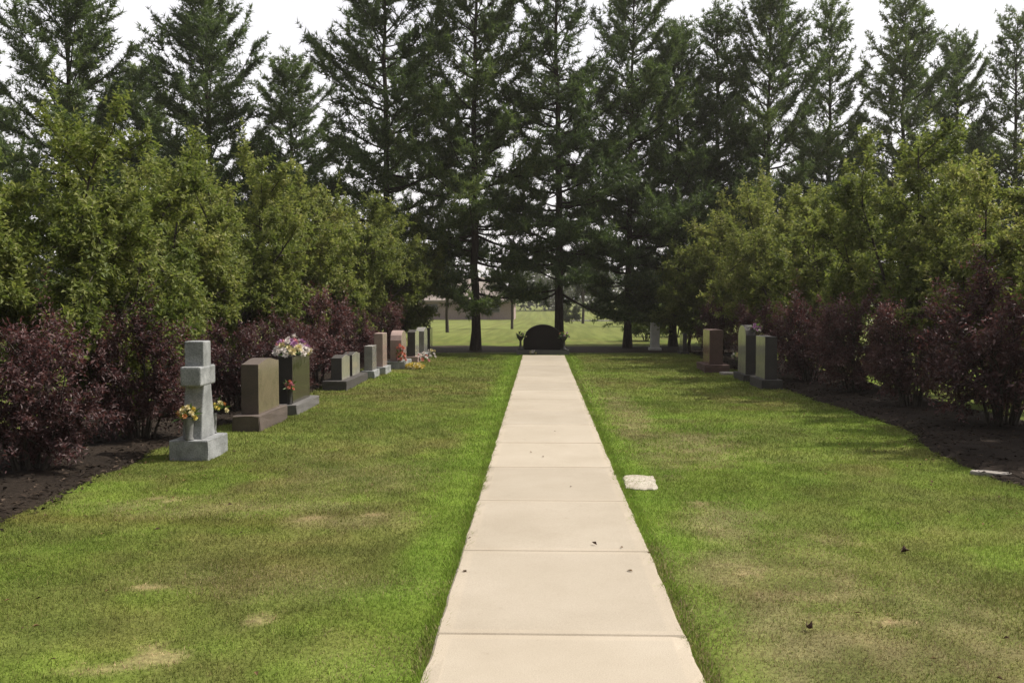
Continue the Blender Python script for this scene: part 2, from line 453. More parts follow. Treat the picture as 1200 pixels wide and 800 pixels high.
def pine_strip():
    ys = np.linspace(28.0, 32.3, 24); xs = np.linspace(-24, 26, 260)
    gx, gy = np.meshgrid(xs, ys)
    v = (gy - 30.1) / 2.15
    gy2 = gy + (fbm(gx, gx * 0 + v, 1.4, 66, 3) - .5) * .9
    z = .028 - .06 * np.abs(v) ** 6 + (fbm(gx, gy, .6, 67, 2) - .5) * .03
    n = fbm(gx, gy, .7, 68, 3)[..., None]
    c = np.array([.022, .017, .012]) * (1 - n) + np.array([.07, .052, .034]) * n  # litter tone darkened to carry the shade strip under the pines
    me = np_mesh('shaded_pine_litter', np.stack([gx, gy2, z], -1).reshape(-1, 3), [grid_faces(len(xs), len(ys))], c.reshape(-1, 3), True)
    tag(link('shaded_needle_litter', me, M['mulch']), kind='structure')
pine_strip()

def road():
    xs = np.linspace(3, 120, 60)
    y0 = 92 + .02 * xs; w = 5
    V = np.concatenate([np.stack([xs, y0, dipz(y0) + .05], -1), np.stack([xs, y0 + w, dipz(y0 + w) + .05], -1)])
    n = len(xs); f = np.array([(i, i + 1, n + i + 1, n + i) for i in range(n - 1)])
    me = np_mesh('road', V, [f], np.full((2 * n, 3), .15) * np.array([1, .95, .88]))
    tag(link('road', me, M['mulch']), kind='structure')
road()

# ------------------------------------------------------------------ trees
def pine_mesh(seed, H, R, z0=1.5, dens=1.0, updraft=1.0):
    r = np.random.default_rng(seed)
    wood = Acc(); B = []; D = []
    # trunk
    nz = 22; t = np.linspace(0, 1, nz)
    wob = np.cumsum(r.normal(0, .022, (nz, 2)), 0); wob -= wob[0]
    tr = np.stack([wob[:, 0], wob[:, 1], t * H], -1)
    r0 = .0108 * H
    rad = r0 * (1 - t) ** 1.0 + .012
    rad[0] *= 1.4; rad[1] *= 1.06
    wood.add(*tube(np.vstack([[tr[0] - [0, 0, .15]], tr]), np.concatenate([[rad[0] * 1.1], rad]), 10))
    z = z0 * .86
    while z < H - .25:
        u = max(0, (z - z0) / (H - z0))
        prof = (1 - u) ** .58 * (.74 + .26 * min(1, u / .2))
        nb = r.integers(5, 8) if u < .9 else 5
        a0 = r.uniform(0, 6.28)
        for b in range(nb):
            L = R * prof * r.uniform(.55, 1.18) + .15
            if u < .12 and r.random() < .25: L *= .65
            a = a0 + b * 6.283 / nb + r.normal(0, .32)
            el = (-.04 + .95 * u ** 1.1 * updraft) + r.normal(0, .17)
            zz = z + r.normal(0, .12)
            tt = min(max(zz / H, 0), .985)
            o = np.array([np.interp(tt, t, tr[:, 0]), np.interp(tt, t, tr[:, 1]), tt * H])
            m = 6; s = np.linspace(0, 1, m)
            bend = r.uniform(.10, .34) * (.55 + .9 * u)
            hor = L * s * math.cos(el); ver = L * (s * math.sin(el) + bend * s ** 2.2 - .05 * np.sin(s * 3))
            side = r.normal(0, .08) * L * s ** 2
            pts = o + np.stack([math.cos(a) * hor - math.sin(a) * side, math.sin(a) * hor + math.cos(a) * side, ver], -1)
            wood.add(*tube(pts, (.010 + .011 * L) * (1 - .85 * s), 4))
            # side shoots in a flattish spray, tufts along them
            nl = max(4, int(L * 11 * dens))
            for q in range(nl):
                sq = 1 - (1 - .25) * r.random() ** 1.5 if u > .1 else .35 + .65 * r.random()
                p = np.array([np.interp(sq, s, pts[:, k]) for k in range(3)])
                sg = 1 if q % 2 else -1
                aa = a + sg * r.uniform(.45, 1.15)
                ll = L * r.uniform(.16, .36) * (1.15 - .6 * sq) + .18
                dv = np.array([math.cos(aa), math.sin(aa), r.normal(.22 + .35 * u, .30)])
                nt = max(2, int(ll / .085))
                w = (np.arange(nt) + r.random(nt) * .6) / nt
                q_ = p + dv * (w * ll)[:, None] + np.array([0, 0, 1.]) * (.12 * ll * w ** 2)[:, None]
                B.append(q_); D.append(np.tile(dv + [0, 0, .35], (nt, 1)))
                if ll > .35: wood.add(*tube(np.stack([p, p + dv * ll * .9]), [.006, .002], 3))
            B.append(pts[-2:]); D.append(np.tile(pts[-1] - pts[-2], (2, 1)))
        z += r.uniform(.42, .78) * (1.0 - .3 * u) * (.70 + .30 * min(1, u / .35))
    top = np.array([[tr[-1][0], tr[-1][1], H - k * .11] for k in range(6)])
    B.append(top); D.append(np.tile([0, 0, 1.], (6, 1)) + r.normal(0, .25, (6, 3)))
    B = np.concatenate(B); D = nrm(np.concatenate(D))
    K = 10
    Bk = np.repeat(B, K, 0) + r.normal(0, .012, (len(B) * K, 3))
    Dk = nrm(np.repeat(D, K, 0) * .6 + r.normal(0, .62, (len(B) * K, 3)))
    S = nrm(np.cross(Dk, r.normal(0, 1, Dk.shape)))
    Ln = r.uniform(.11, .20, len(Bk))[:, None]
    V = np.stack([Bk - S * .014, Bk + S * .014, Bk + Dk * Ln], 1).reshape(-1, 3)
    fol = np_mesh('pine_foliage', V, [np.arange(len(V), dtype=np.int32).reshape(-1, 3)])
    return wood.mesh('pine_trunk', True), fol

def broad_mesh(seed, H, R, zc, stems=1, nl=7, ns=9, nt=12, nf=12, leaf=(.045, .075), asp=.5, h0=.6, r0=.06, up=.35, lump=.3, shoot=.25, tl=(.14, .30)):
    r = np.random.default_rng(seed)
    wood = Acc(); TB = []; TD = []; TL = []
    if stems == 1:
        wood.add(*tube([[0, 0, -.1], [0, 0, 0], [r.normal(0, .03), r.normal(0, .03), h0 * .5], [0, 0, h0]], [r0 * 1.5, r0 * 1.2, r0, r0 * .9], 8))
    cz = (zc + H) / 2; hz = (H - zc) / 2
    for i in range(nl):
        a = i * 2.39996 + r.normal(0, .3); f = (i + .5) / nl
        v = -0.75 + 1.7 * f                               # height within the crown, -1..1
        rr = math.sqrt(max(.05, 1 - min(1, abs(v)) ** 2.2)) * r.uniform(.6, .95)
        T = np.array([math.cos(a) * R * rr * .72, math.sin(a) * R * rr * .72, cz + hz * v * .78])
        if stems == 1: O = np.array([0, 0, h0 * r.uniform(.75, 1)])
        else:
            O = np.array([math.cos(a) * .12, math.sin(a) * .12, 0.]) * r.uniform(.3, 1.3)
        s = np.linspace(0, 1, 7)[:, None]
        mid = O * .5 + T * .5 + np.array([0, 0, .12 * H]) * (1 if v < .4 else 0) + r.normal(0, .06, 3) * R
        pts = O * (1 - s) ** 2 + 2 * mid * s * (1 - s) + T * s ** 2
        if stems > 1: pts[0, 2] = -.05
        lr = (r0 * .6 if stems == 1 else r0)
        wood.add(*tube(pts, lr * (1 - .8 * s[:, 0]), 6))
        for j in range(ns):
            t = .30 + .70 * (j + r.random()) / ns
            p = np.array([np.interp(t, s[:, 0], pts[:, k]) for k in range(3)])
            out = p - np.array([0, 0, cz - .2 * hz]); out /= (np.linalg.norm(out) + 1e-6)
            d = nrm(out * .7 + r.normal(0, .55, 3) + np.array([0, 0, up]))
            L = R * r.uniform(.28, .62) * (.6 + .4 * t)
            e = p + d * L
            # keep inside a lumpy envelope
            q = np.array([e[0] / R, e[1] / R, (e[2] - cz) / hz]); qn = np.linalg.norm(q)
            lim = 1.0 + lump * (math.sin(3.1 * a + seed) * math.cos(2.3 * q[2] + seed) * .6 + r.normal(0, .25))
            if qn > lim: e = p + d * L * max(.25, 1 - (qn - lim) * 1.2)
            wood.add(*tube(np.stack([p, (p + e) / 2 + r.normal(0, .03, 3), e]), [.011, .007, .003], 4))
            m = nt
            w = .12 + .88 * r.random(m)
            b = p + (e - p) * w[:, None]
            TB.append(b); TD.append(nrm(d * .6 + r.normal(0, .6, (m, 3)) + np.array([0, 0, up * .8]))); TL.append(r.uniform(*tl, m) * (.7 + .3 * R))
            if r.random() < shoot:                          # a long upright shoot poking out
                TB.append(np.stack([e, e + [0, 0, .14]])); TD.append(nrm(np.array([[0, 0, 1.], [.0, 0, 1.]]) + r.normal(0, .22, (2, 3)))); TL.append(np.array([.34, .42]))
    TB = np.concatenate(TB); TD = np.concatenate(TD); TL = np.concatenate(TL)
    n = len(TB)
    f = (np.arange(nf) + .5) / nf
    ph = np.tile(np.arange(nf) * 2.4, (n, 1)) + r.uniform(0, 6.28, (n, 1))
    ref = nrm(np.cross(TD, r.normal(0, 1, TD.shape))); ref2 = np.cross(TD, ref)
    P = TB[:, None] + TD[:, None] * (TL[:, None] * f[None])[..., None]
    Q = ref[:, None] * np.cos(ph)[..., None] + ref2[:, None] * np.sin(ph)[..., None]
    LD = nrm(TD[:, None] * .55 + Q * .9 + r.normal(0, .25, Q.shape))
    U = np.array([0, 0, 1.]) + r.normal(0, .55, Q.shape)
    N = n * nf
    Ls = r.uniform(leaf[0], leaf[1], N)
    V, Fq = leaf_quads(P.reshape(-1, 3) + r.normal(0, .012, (N, 3)), LD.reshape(-1, 3), U.reshape(-1, 3), Ls, Ls * asp * r.uniform(.8, 1.2, N), .15, .12)
    okz = V.reshape(N, 4, 3)[:, :, 2].min(1) > .06
    V = V.reshape(N, 4, 3)[okz].reshape(-1, 3)
    fol = np_mesh('foliage', V, [np.arange(len(V), dtype=np.int32).reshape(-1, 4)])
    return wood.mesh('stems', True), fol

def plant(name, meshes, mats, label, cat, loc, group, rz, s, parts=('trunk', 'crown')):
    t = thing(name, label, cat, loc, group, rz, s)
    link(parts[0], meshes[0], mats[0], t); link(parts[1], meshes[1], mats[1], t)
    return t

PINE = [pine_mesh(101, 11.5, 2.75, 1.85), pine_mesh(102, 11.5, 2.5, 1.7, .95), pine_mesh(103, 11.5, 2.9, 1.3, 1.0, 1.25), pine_mesh(104, 11.5, 2.3, 1.9, .9, 1.15)]
GP = 'tall pines in a row across the end of the lawn'
pines = [  # photo column, distance, height, mesh, turn, width factor, label
    (557, 28.9, 13.6, 1, .3, .88, 'tall pine with its bare trunk left of the dark arched stone'),
    (655, 29.3, 13.8, 3, 1.9, .92, 'tall pine rising straight behind the dark arched stone'),
    (735, 30.6, 12.2, 0, 4.0, .88, 'tall pine right of the dark arched stone, dense to low down'),
    (455, 29.6, 13.8, 0, 2.2, .9, 'tall dense pine at the far end of the left shrub row'),
    (338, 31.5, 9.6, 0, 5.0, 1.1, 'shorter pine in the gap of sky above the left shrub row'),
    (247, 29.6, 12.6, 2, 1.1, .95, 'spreading pine with upswept limbs above the left green trees'),
    (158, 32.0, 9.4, 0, 3.3, 1.25, 'low dark pine between the two spreading pines at upper left'),
    (72, 27.8, 12.6, 2, 3.9, 1.0, 'leftmost pine, broad and dark with upswept limbs'),
    (-60, 30.0, 11.0, 0, .6, 1.0, 'pine mostly cut off by the left edge of the view'),
    (788, 31.6, 10.4, 2, 2.7, 1.05, 'pine with a lower top just left of the right green tree row'),
    (834, 32.4, 11.2, 3, .8, 1.1, 'narrow pine rising behind the end of the right green tree row'),
    (899, 31.8, 12.4, 2, 5.6, .85, 'tallest pine above the right green trees, reaching the top edge'),
    (969, 33.5, 11.7, 3, 3.6, .95, 'slim pine above the right row, with open gaps around its trunk'),
    (1047, 33.0, 12.0, 1, 5.1, .9, 'tall pine with flat layered limbs behind the highest right green tree'),
    (1112, 34.5, 10.9, 0, 1.4, .8, 'soft rounded pine second from the right edge'),
    (1182, 33.0, 11.2, 3, 2.4, .9, 'rightmost pine in full view, with thin layered limbs'),
    (1275, 33.0, 11.0, 2, 4.5, .9, 'pine mostly cut off by the right edge of the view'),
]
for (px, Y, h, k, rz, wf, lab) in pines:
    s = h / 11.5
    plant('pine_tree', PINE[k], (M['bark'], M['pine']), lab, 'pine tree', (X(px, Y), Y, 0.01), GP, rz, (s * wf, s * wf, s))

GK = dict(leaf=(.034, .086), asp=.58, tl=(.11, .25), nt=25, nf=19, shoot=.14, lump=.22)
GREEN = [broad_mesh(201, 4.0, 1.75, .5, 1, 11, 11, **GK), broad_mesh(202, 4.0, 1.65, .55, 1, 11, 11, **GK), broad_mesh(203, 4.0, 1.85, .42, 1, 12, 11, **GK), broad_mesh(204, 4.0, 1.65, .5, 1, 11, 11, **GK)]
GG = 'small green trees behind the gravestones'
greens = [
    (-7.1, 8.6, 3.9, 0, 1.0, 'green leafy tree cut off by the left edge of the view'),
    (-5.85, 10.6, 3.75, 2, .2, 'large green leafy tree at left, over the purple shrub beside the stone cross'),
    (-6.2, 14.0, 3.75, 1, 2.0, 'green leafy tree above and behind the grey stone cross'),
    (-6.1, 16.8, 4.2, 3, 4.1, 'tall green tree behind the brown gravestone of the left row'),
    (-5.9, 19.8, 4.35, 0, 5.2, 'green tree behind the black gravestone with flowers on top'),
    (-5.6, 22.8, 4.3, 2, 3.0, 'green tree behind the paired dark tablets of the left row'),
    (-5.1, 25.6, 4.3, 1, 1.2, 'green tree behind the small pale gravestones of the left row'),
    (-4.55, 28.2, 3.7, 3, .4, 'last green tree of the left row, next to the pines'),
    (4.75, 28.3, 3.3, 1, 3.0, 'low green tree ending the right row, next to the pines'),
    (6.2, 26.8, 4.8, 0, 2.1, 'tall loose green tree near the far end of the right row'),
    (6.3, 23.4, 4.35, 2, 4.4, 'green tree behind the brown gravestone of the right row'),
    (6.5, 20.2, 4.1, 3, 1.7, 'green tree behind the rounded dark gravestone of the right row'),
    (6.9, 17.0, 4.65, 1, 5.5, 'highest green tree of the right row, left of the big purple shrub'),
    (7.2, 14.2, 3.75, 2, .9, 'green tree behind the big purple shrub at the right edge'),
    (7.6, 11.2, 4.0, 0, 3.7, 'green tree cut off by the right edge of the view'),
]
for (x, y, h, k, rz, lab) in greens:
    s = h / 4.0
    plant('green_tree', GREEN[k], (M['twig'], M['green']), lab, 'tree', (x * (.91 if x < 0 else .95), y, 0.0), GG, rz, s * 1.05)

PURP = [broad_mesh(301, 1.7, .88, .10, 3, 11, 10, 11, 13, (.042, .074), .43, r0=.02, up=.5, lump=.14, shoot=.12),
        broad_mesh(302, 1.7, .95, .10, 3, 12, 10, 11, 13, (.042, .074), .43, r0=.02, up=.5, lump=.14, shoot=.12),
        broad_mesh(303, 1.7, .82, .28, 3, 10, 10, 11, 13, (.042, .074), .43, r0=.022, up=.55, lump=.18, shoot=.15)]
GR = 'purple-leaved shrubs in the planting beds'
shrubs = [
    (-5.05, 6.5, 1.5, 1, .5, 'purple shrub at the near end of the left bed, mostly out of view'),
    (-4.95, 8.5, 1.45, 0, 2.0, 'purple-leaved shrub cut by the left edge, in front of green leaves'),
    (-4.75, 10.45, 1.45, 1, 4.0, 'rounded purple-leaved shrub just left of the grey stone cross'),
    (-4.6, 13.1, 1.25, 2, 1.0, 'small purple shrub behind the brown gravestone, right of the cross'),
    (-4.5, 15.5, 1.3, 0, 3.0, 'small dark purple shrub behind the black stone with flowers on top'),
    (-4.55, 17.8, 1.8, 2, 5.2, 'taller purple shrub behind the paired dark tablets'),
    (-4.4, 20.6, 1.35, 1, 2.6, 'purple shrub behind the small pale gravestones of the left row'),
    (-4.3, 23.6, 1.5, 0, .2, 'farthest purple shrub of the left bed, half hidden by headstones'),
    (5.25, 26.6, 1.5, 0, 4.4, 'farthest purple shrub of the right bed, by the thin gravestone'),
    (5.2, 21.6, 1.5, 2, 2.2, 'small purple shrub behind the brown gravestone of the right bed'),
    (5.45, 18.2, 1.6, 1, 1.2, 'purple-leaved shrub behind the grey gravestone of the right bed'),
    (5.55, 16.0, 1.65, 0, 5.7, 'purple shrub standing right of the grey gravestone on the right'),
    (5.7, 13.9, 1.55, 2, 3.4, 'purple shrub with bare stems over lit lawn, left of the biggest one'),
    (6.0, 11.8, 1.95, 1, .7, 'biggest purple-leaved shrub, at the right edge of the view'),
    (6.05, 9.6, 1.9, 0, 2.9, 'purple shrub of the right bed, cut off by the edge of the view'),
]
for (x, y, h, k, rz, lab) in shrubs:
    s = h / 1.7
    plant('purple_shrub', PURP[k], (M['twig'], M['purple']), lab, 'shrub', (x + (.24 if x < 0 else -.25), y, .03), GR, rz, (s * (.98 if x < 0 else 1.0),) * 2 + (s,), ('stems', 'foliage'))

# trees on the open grass beyond the pines
YOUNG = broad_mesh(401, 4.5, 1.5, 1.5, 1, 8, 9, 10, 10, (.08, .15), .55, h0=1.5, r0=.07)
LAWN_T = 'trees on the open grass beyond the pines'
for (px, Y, h, rz, lab) in [(524, 45, 5.0, .4, 'young tree on the far grass, left of the first bare pine trunk'),
                            (600, 52, 4.4, 2.2, 'thin young tree in front of the far brown house'),
                            (683, 76, 6.5, 3.0, 'tree on the far grass just right of the middle pine trunk'),
                            (768, 60, 5.5, 4.2, 'tree on the far grass behind the pale stone at right'),
                            (905, 70, 6.0, 1.0, 'tree on the far grass hidden behind the right green trees')]:
    plant('young_tree', YOUNG, (M['twig'], M['far']), lab, 'tree', (X(px, Y), Y, float(dipz(np.array(Y, float)))), LAWN_T, rz, h / 4.5)
BUSH = broad_mesh(402, 1.8, 1.1, .15, 3, 8, 8, 8, 9, (.08, .14), .55, r0=.02)
for (px, Y, h, mk, lab) in [(669, 76, 1.7, 'far', 'round dark bush on the far grass beside the middle pine trunk'),
                            (757, 36, 1.5, 'pale', 'pale leafy bush between the right pine trunk and the pale stone'),
                            (792, 40, 2.0, 'pale', 'pale bush on lit grass behind the thin gravestone at right')]:
    w, f = BUSH
    f2 = f if mk == 'far' else (bpy.data.meshes.get('pale_foliage') or f.copy())
    if mk == 'pale' and f2.name != 'pale_foliage':
        f2.name = 'pale_foliage'; f2.materials.clear(); f2.materials.append(M['pale'])
    plant('bush', (w, f2), (M['twig'], M[mk]), lab, 'bush', (X(px, Y), Y, float(dipz(np.array(Y, float)))), 'bushes on the far grass', px * .1, h / 1.8, ('stems', 'foliage'))

def far_wood():
    r = np.random.default_rng(500)
    B = []
    for i in range(150):
        x = r.uniform(-190, 190); y = 175 + r.uniform(-14, 14); h = r.uniform(6.5, 11); w = r.uniform(3, 5.5)
        n = 420
        d = nrm(r.normal(0, 1, (n, 3))) * (r.random((n, 1)) ** .35)
        p = np.stack([x + d[:, 0] * w, y + d[:, 1] * w, -.72 + h * .5 + d[:, 2] * h * .52], -1)
        B.append(p[p[:, 2] > -.8])
    B = np.concatenate(B); n = len(B)
    V, Fq = leaf_quads(B, r.normal(0, 1, (n, 3)), r.normal(0, 1, (n, 3)), r.uniform(.5, 1.1, n), r.uniform(.35, .8, n))
    tag(link('distant_wood', np_mesh('distant_wood', V, [Fq]), M['far']), 'low line of distant trees on the horizon', 'wood', kind='stuff')
far_wood()

# ------------------------------------------------------------------ stones
def bm_link(name, bm, mats, parent, smooth=False):
    me = bpy.data.meshes.new(name)
    bm.normal_update(); bm.to_mesh(me); bm.free()
    for p in me.polygons: p.use_smooth = smooth
    return link(name, me, mats, parent)

def prism_x(prof, x0, x1, bevel=.008, rough=0, seed=0, cuts=0):
    """profile in (y, z), extruded along x; faces looking along x get slot 0, the rest slot 1"""
    bm = bmesh.new()
    a = [bm.verts.new((x0, y, z)) for y, z in prof]; b = [bm.verts.new((x1, y, z)) for y, z in prof]
    n = len(prof)
    bm.faces.new(a[::-1]); bm.faces.new(b)
    for i in range(n): bm.faces.new((a[i], a[(i + 1) % n], b[(i + 1) % n], b[i]))
    bmesh.ops.recalc_face_normals(bm, faces=bm.faces)
    if bevel: bmesh.ops.bevel(bm, geom=[e for e in bm.edges if e.calc_face_angle(0) > .5], offset=bevel, segments=2, affect='EDGES', profile=.5)
    if cuts:
        bmesh.ops.triangulate(bm, faces=bm.faces)
        bmesh.ops.subdivide_edges(bm, edges=[e for e in bm.edges if e.calc_length() > .07], cuts=cuts, use_grid_fill=True)
        rr = random.Random(seed)
        for v in bm.verts: v.co += Vector((rr.uniform(-1, 1), rr.uniform(-1, 1), rr.uniform(-.5, .5))) * rough
    bm.normal_update()
    for f in bm.faces: f.material_index = 0 if abs(f.normal.x) > .9 else 1
    return bm

def rect(y0, y1, z0, z1): return [(y0, z0), (y1, z0), (y1, z1), (y0, z1)]
def topped(y0, y1, z0, z1, kind, rise):
    if kind == 'flat': return rect(y0, y1, z0, z1)
    p = [(y0, z0), (y1, z0)]; n = 14
    for i in range(n + 1):
        t = i / n; y = y1 + (y0 - y1) * t
        if kind == 'arch': z = z1 - rise + rise * math.sin(math.pi * t) ** .8
        elif kind == 'serp': z = z1 - rise + rise * (.5 - .5 * math.cos(2 * math.pi * t)) ** .8
        elif kind == 'oval': z = z1 - rise * (1 - math.sqrt(max(0, 1 - (2 * t - 1) ** 2)))
        p.append((y, z))
    return p

STONE = {
    'grey': tuple(noisemat('weathered_grey_granite_' + k, [(.28, (.15, .155, .16)), (.5, (.28, .29, .295)), (.72, (.38, .385, .385))], scale=70, rough=r_, spec=.35, bump=b_, dist=.006, detail=8,
                           big=(7, (.62, .62, .60), (1.18, 1.17, 1.15))) for k, r_, b_ in (('face', .65, .35), ('rough', .9, .8))),
    'brown': (granite('brown_granite_polished', (.15, .125, .085), .35, .14), granite('brown_granite_rough', (.095, .073, .06), .4, .85, .7)),
    'black': (granite('black_granite_reflection_tint', (.050, .046, .032), .4, .14), granite('black_granite_rough', (.028, .026, .025), .4, .6, .6)),  # polished tone has a tan lawn reflection mixed into its colour
    'dark': (granite('dark_grey_granite_polished', (.075, .075, .07), .4, .12), granite('dark_grey_granite_rough', (.12, .115, .11), .4, .85, .7)),
    'ash': (granite('grey_granite_lit_face', (.27, .265, .215), .35, .10), granite('grey_granite_shaded_rough', (.055, .05, .046), .4, .8, .6)),  # one granite: face lightened as if lit, rough ends darkened as if shaded
    'pale': (granite('pale_granite', (.52, .51, .48), .25, .6), granite('pale_granite_rough', (.52, .50, .47), .25, .8, .4)),
    'pink': (granite('pink_granite_polished', (.30, .235, .205), .3, .2), granite('pink_granite_rough', (.34, .245, .22), .35, .8, .6)),
    'red': (granite('red_brown_granite_lit_face', (.25, .17, .125), .35, .12), granite('red_brown_granite_shaded_rough', (.105, .062, .052), .4, .8, .6)),  # path face coloured as lit, rough sides darkened to stand for shade
    'mid': (granite('mid_grey_granite_polished', (.19, .185, .175), .35, .2), granite('mid_grey_granite_rough', (.25, .24, .225), .4, .85, .6)),
}
GL = 'gravestones in the left row facing the path'
GRR = 'gravestones in the right row facing the path'
def headstone(label, xf, y0, ln, th, h, bh, stone, side, top='serp', rise=.06, inset=.13, bth=.1, group=None, basemat=None, tabs=None):
    """xf: path-side face of the base; side -1 left row (faces +x), +1 right row"""
    sgn = 1 if side < 0 else -1
    t = thing('gravestone', label, 'gravestone', (xf - sgn * (th + 2 * bth) / 2, y0 + ln / 2, 0), group)
    bt = th + 2 * bth
    bms = prism_x(rect(-ln / 2, ln / 2, -.06, bh), -bt / 2, bt / 2, .012, .006, int(y0 * 10), 2)
    m = STONE[basemat or stone]
    bm_link('base', bms, [m[1], m[1]], t)
    for (a, b) in (tabs or [(inset, ln - inset)]):
        bm_link('tablet', prism_x(topped(-ln / 2 + a, -ln / 2 + b, bh - .004, h, top, rise), -th / 2, th / 2, .008), list(STONE[stone]), t)
    return t

# left row
cx = thing('stone_cross', 'light grey stone cross on a square block, nearest in the left row', 'stone cross', (-3.55, 9.62, 0), GL)
m = STONE['grey']
bm_link('base', prism_x(rect(-.30, .30, -.06, .20), -.20, .20, .012, .005, 3, 2), [m[1], m[1]], cx)
bm_link('shaft', prism_x([(-.20, .197), (.20, .197), (.17, .45), (.11, .70), (.11, 1.195), (-.11, 1.195), (-.11, .70), (-.17, .45)], -.10, .10, .012), [m[0], m[1]], cx)
bm_link('cross_arm', prism_x(rect(-.22, .22, .74, .94), -.108, .108, .018), [m[0], m[1]], cx)
headstone('brown gravestone with a curved top, second in the left row after the cross', -3.42, 11.3, 1.25, .22, .87, .20, 'brown', -1, 'serp', .05, .17, .06, GL)
headstone('black polished gravestone carrying a flower spray, third in the left row', -3.41, 13.0, 1.35, .21, .81, .14, 'black', -1, 'flat', 0, .18, .10, GL, 'dark')
headstone('long low base with two separate dark tablets, left row', -3.44, 16.55, 2.05, .2, .60, .16, 'ash', -1, 'serp', .04, .1, .12, GL, 'ash', tabs=[(.18, .88), (1.12, 1.86)])
headstone('short pale grey gravestone with a flat top, left row', -3.36, 18.9, .62, .17, .66, .16, 'mid', -1, 'flat', 0, .07, .05, GL, 'grey')
headstone('narrow tall grey gravestone with a pink top edge, left row', -3.30, 19.9, .75, .19, .88, .16, 'pink', -1, 'flat', 0, .10, .07, GL, 'grey')
headstone('round topped pinkish gravestone with a pale base and pink flowers, left row', -3.10, 21.4, 1.1, .26, .88, .18, 'pink', -1, 'oval', .22, .14, .10, GL, 'grey')
headstone('dark gravestone with a pale pink top, third from the far end of the left row', -3.10, 23.7, .95, .2, .82, .15, 'ash', -1, 'serp', .05, .10, .08, GL, 'pink')
headstone('speckled grey gravestone, last but one at the far end of the left row', -3.05, 25.1, 1.0, .22, .84, .15, 'mid', -1, 'arch', .10, .12, .08, GL, 'grey')
headstone('dark plain gravestone at the far end of the left row', -3.12, 27.0, .85, .2, .76, .13, 'ash', -1, 'flat', 0, .10, .07, GL, 'ash')
# right row
headstone('pale grey slim gravestone beside the pine trunk at the far end of the right row', 3.38, 29.0, .5, .26, .88, .10, 'pale', 1, 'flat', 0, .08, .05, GRR)
headstone('low thin dark gravestone before the farthest purple shrub, right row', 4.10, 27.4, .8, .12, .60, .08, 'ash', 1, 'flat', 0, .08, .06, GRR, 'ash')
headstone('red brown gravestone with a pink top, middle of the right row', 3.62, 20.7, 1.1, .30, .93, .17, 'red', 1, 'flat', 0, .14, .12, GRR)
headstone('tall dark gravestone with a rounded top, right row', 3.97, 18.4, .95, .2, 1.10, .14, 'ash', 1, 'oval', .2, .12, .06, GRR, 'ash')
headstone('grey gravestone with a flat top, nearest of the right row', 3.97, 16.9, .95, .22, .94, .17, 'ash', 1, 'flat', 0, .12, .08, GRR, 'ash')

# arched memorial at the end of the path, its broad side to the camera
am = thing('arched_memorial', 'wide dark arched memorial stone at the end of the path', 'memorial stone', (.08, 27.35, 0))
def rot_z90(bm):
    for v in bm.verts: v.co = Vector((v.co.y, -v.co.x, v.co.z))
    return bm
bm_link('base', rot_z90(prism_x(rect(-.76, .76, -.06, .13), -.24, .24, .012, .005, 9, 2)), [STONE['dark'][1]] * 2, am)
bm_link('tablet', rot_z90(prism_x(topped(-.57, .57, .126, .87, 'oval', .46), -.11, .11, .01)), [noisemat('dull_black_granite', [(.3, (.007, .005, .005)), (.7, (.016, .013, .012))], scale=60, rough=.6, spec=.12, bump=.2, dist=.004), STONE['black'][1]], am)

def flat_slab(name, label, cat, loc, sx, sy, h, mat, seed, rz=0, sink=.05, group=None):
    rr = random.Random(seed)
    n = 26; bm = bmesh.new()
    ring = []
    for i in range(n):
        a = 2 * math.pi * i / n
        c, s = math.cos(a), math.sin(a)
        k = 1 / max(abs(c), abs(s)) ** .8
        ring.append((c * k * sx / 2 * rr.uniform(.9, 1.03), s * k * sy / 2 * rr.uniform(.9, 1.03)))
    lo = [bm.verts.new((x, y, -sink)) for x, y in ring]; hi = [bm.verts.new((x, y, h - .008)) for x, y in ring]
    t2 = [bm.verts.new((x * .95, y * .95, h + rr.uniform(-.003, .003))) for x, y in ring]
    for i in range(n):
        j = (i + 1) % n
        bm.faces.new((lo[i], lo[j], hi[j], hi[i])); bm.faces.new((hi[i], hi[j], t2[j], t2[i]))
    bm.faces.new(t2)
    o = bm_link(name, bm, mat, None)
    o.location = loc; o.rotation_euler = (0, 0, rz)
    return tag(o, label, cat, group)
M['marker'] = noisemat('weathered_pale_stone', [(.3, (.28, .24, .18)), (.5, (.41, .365, .30)), (.75, (.50, .46, .39))], scale=9, rough=.9, spec=.2, bump=.4, dist=.006, big=(30, (.8, .8, .78), (1.1, 1.1, 1.1)))
flat_slab('flat_marker', 'pale flat marker slab flush in the grass right of the path', 'grave marker', (X(750, 8.3), 8.28, 0), .30, .66, .019, M['marker'], 1, -.06)
M['rock'] = noisemat('bed_edging_stone', [(.3, (.20, .18, .16)), (.7, (.36, .33, .29))], scale=14, rough=.9, spec=.2, bump=.6, dist=.01)
flat_slab('edging_stone', 'long pale edging stone half sunk along the right planting bed', 'stone', (X(1160, 8.75), 8.75, .0), .40, .13, .032, M['rock'], 2, -.5)
flat_slab('edging_stone', 'small pale flat stone beside the red brown gravestone', 'stone', (X(852, 20.2), 20.2, .0), .3, .4, .05, M['rock'], 3, .1)

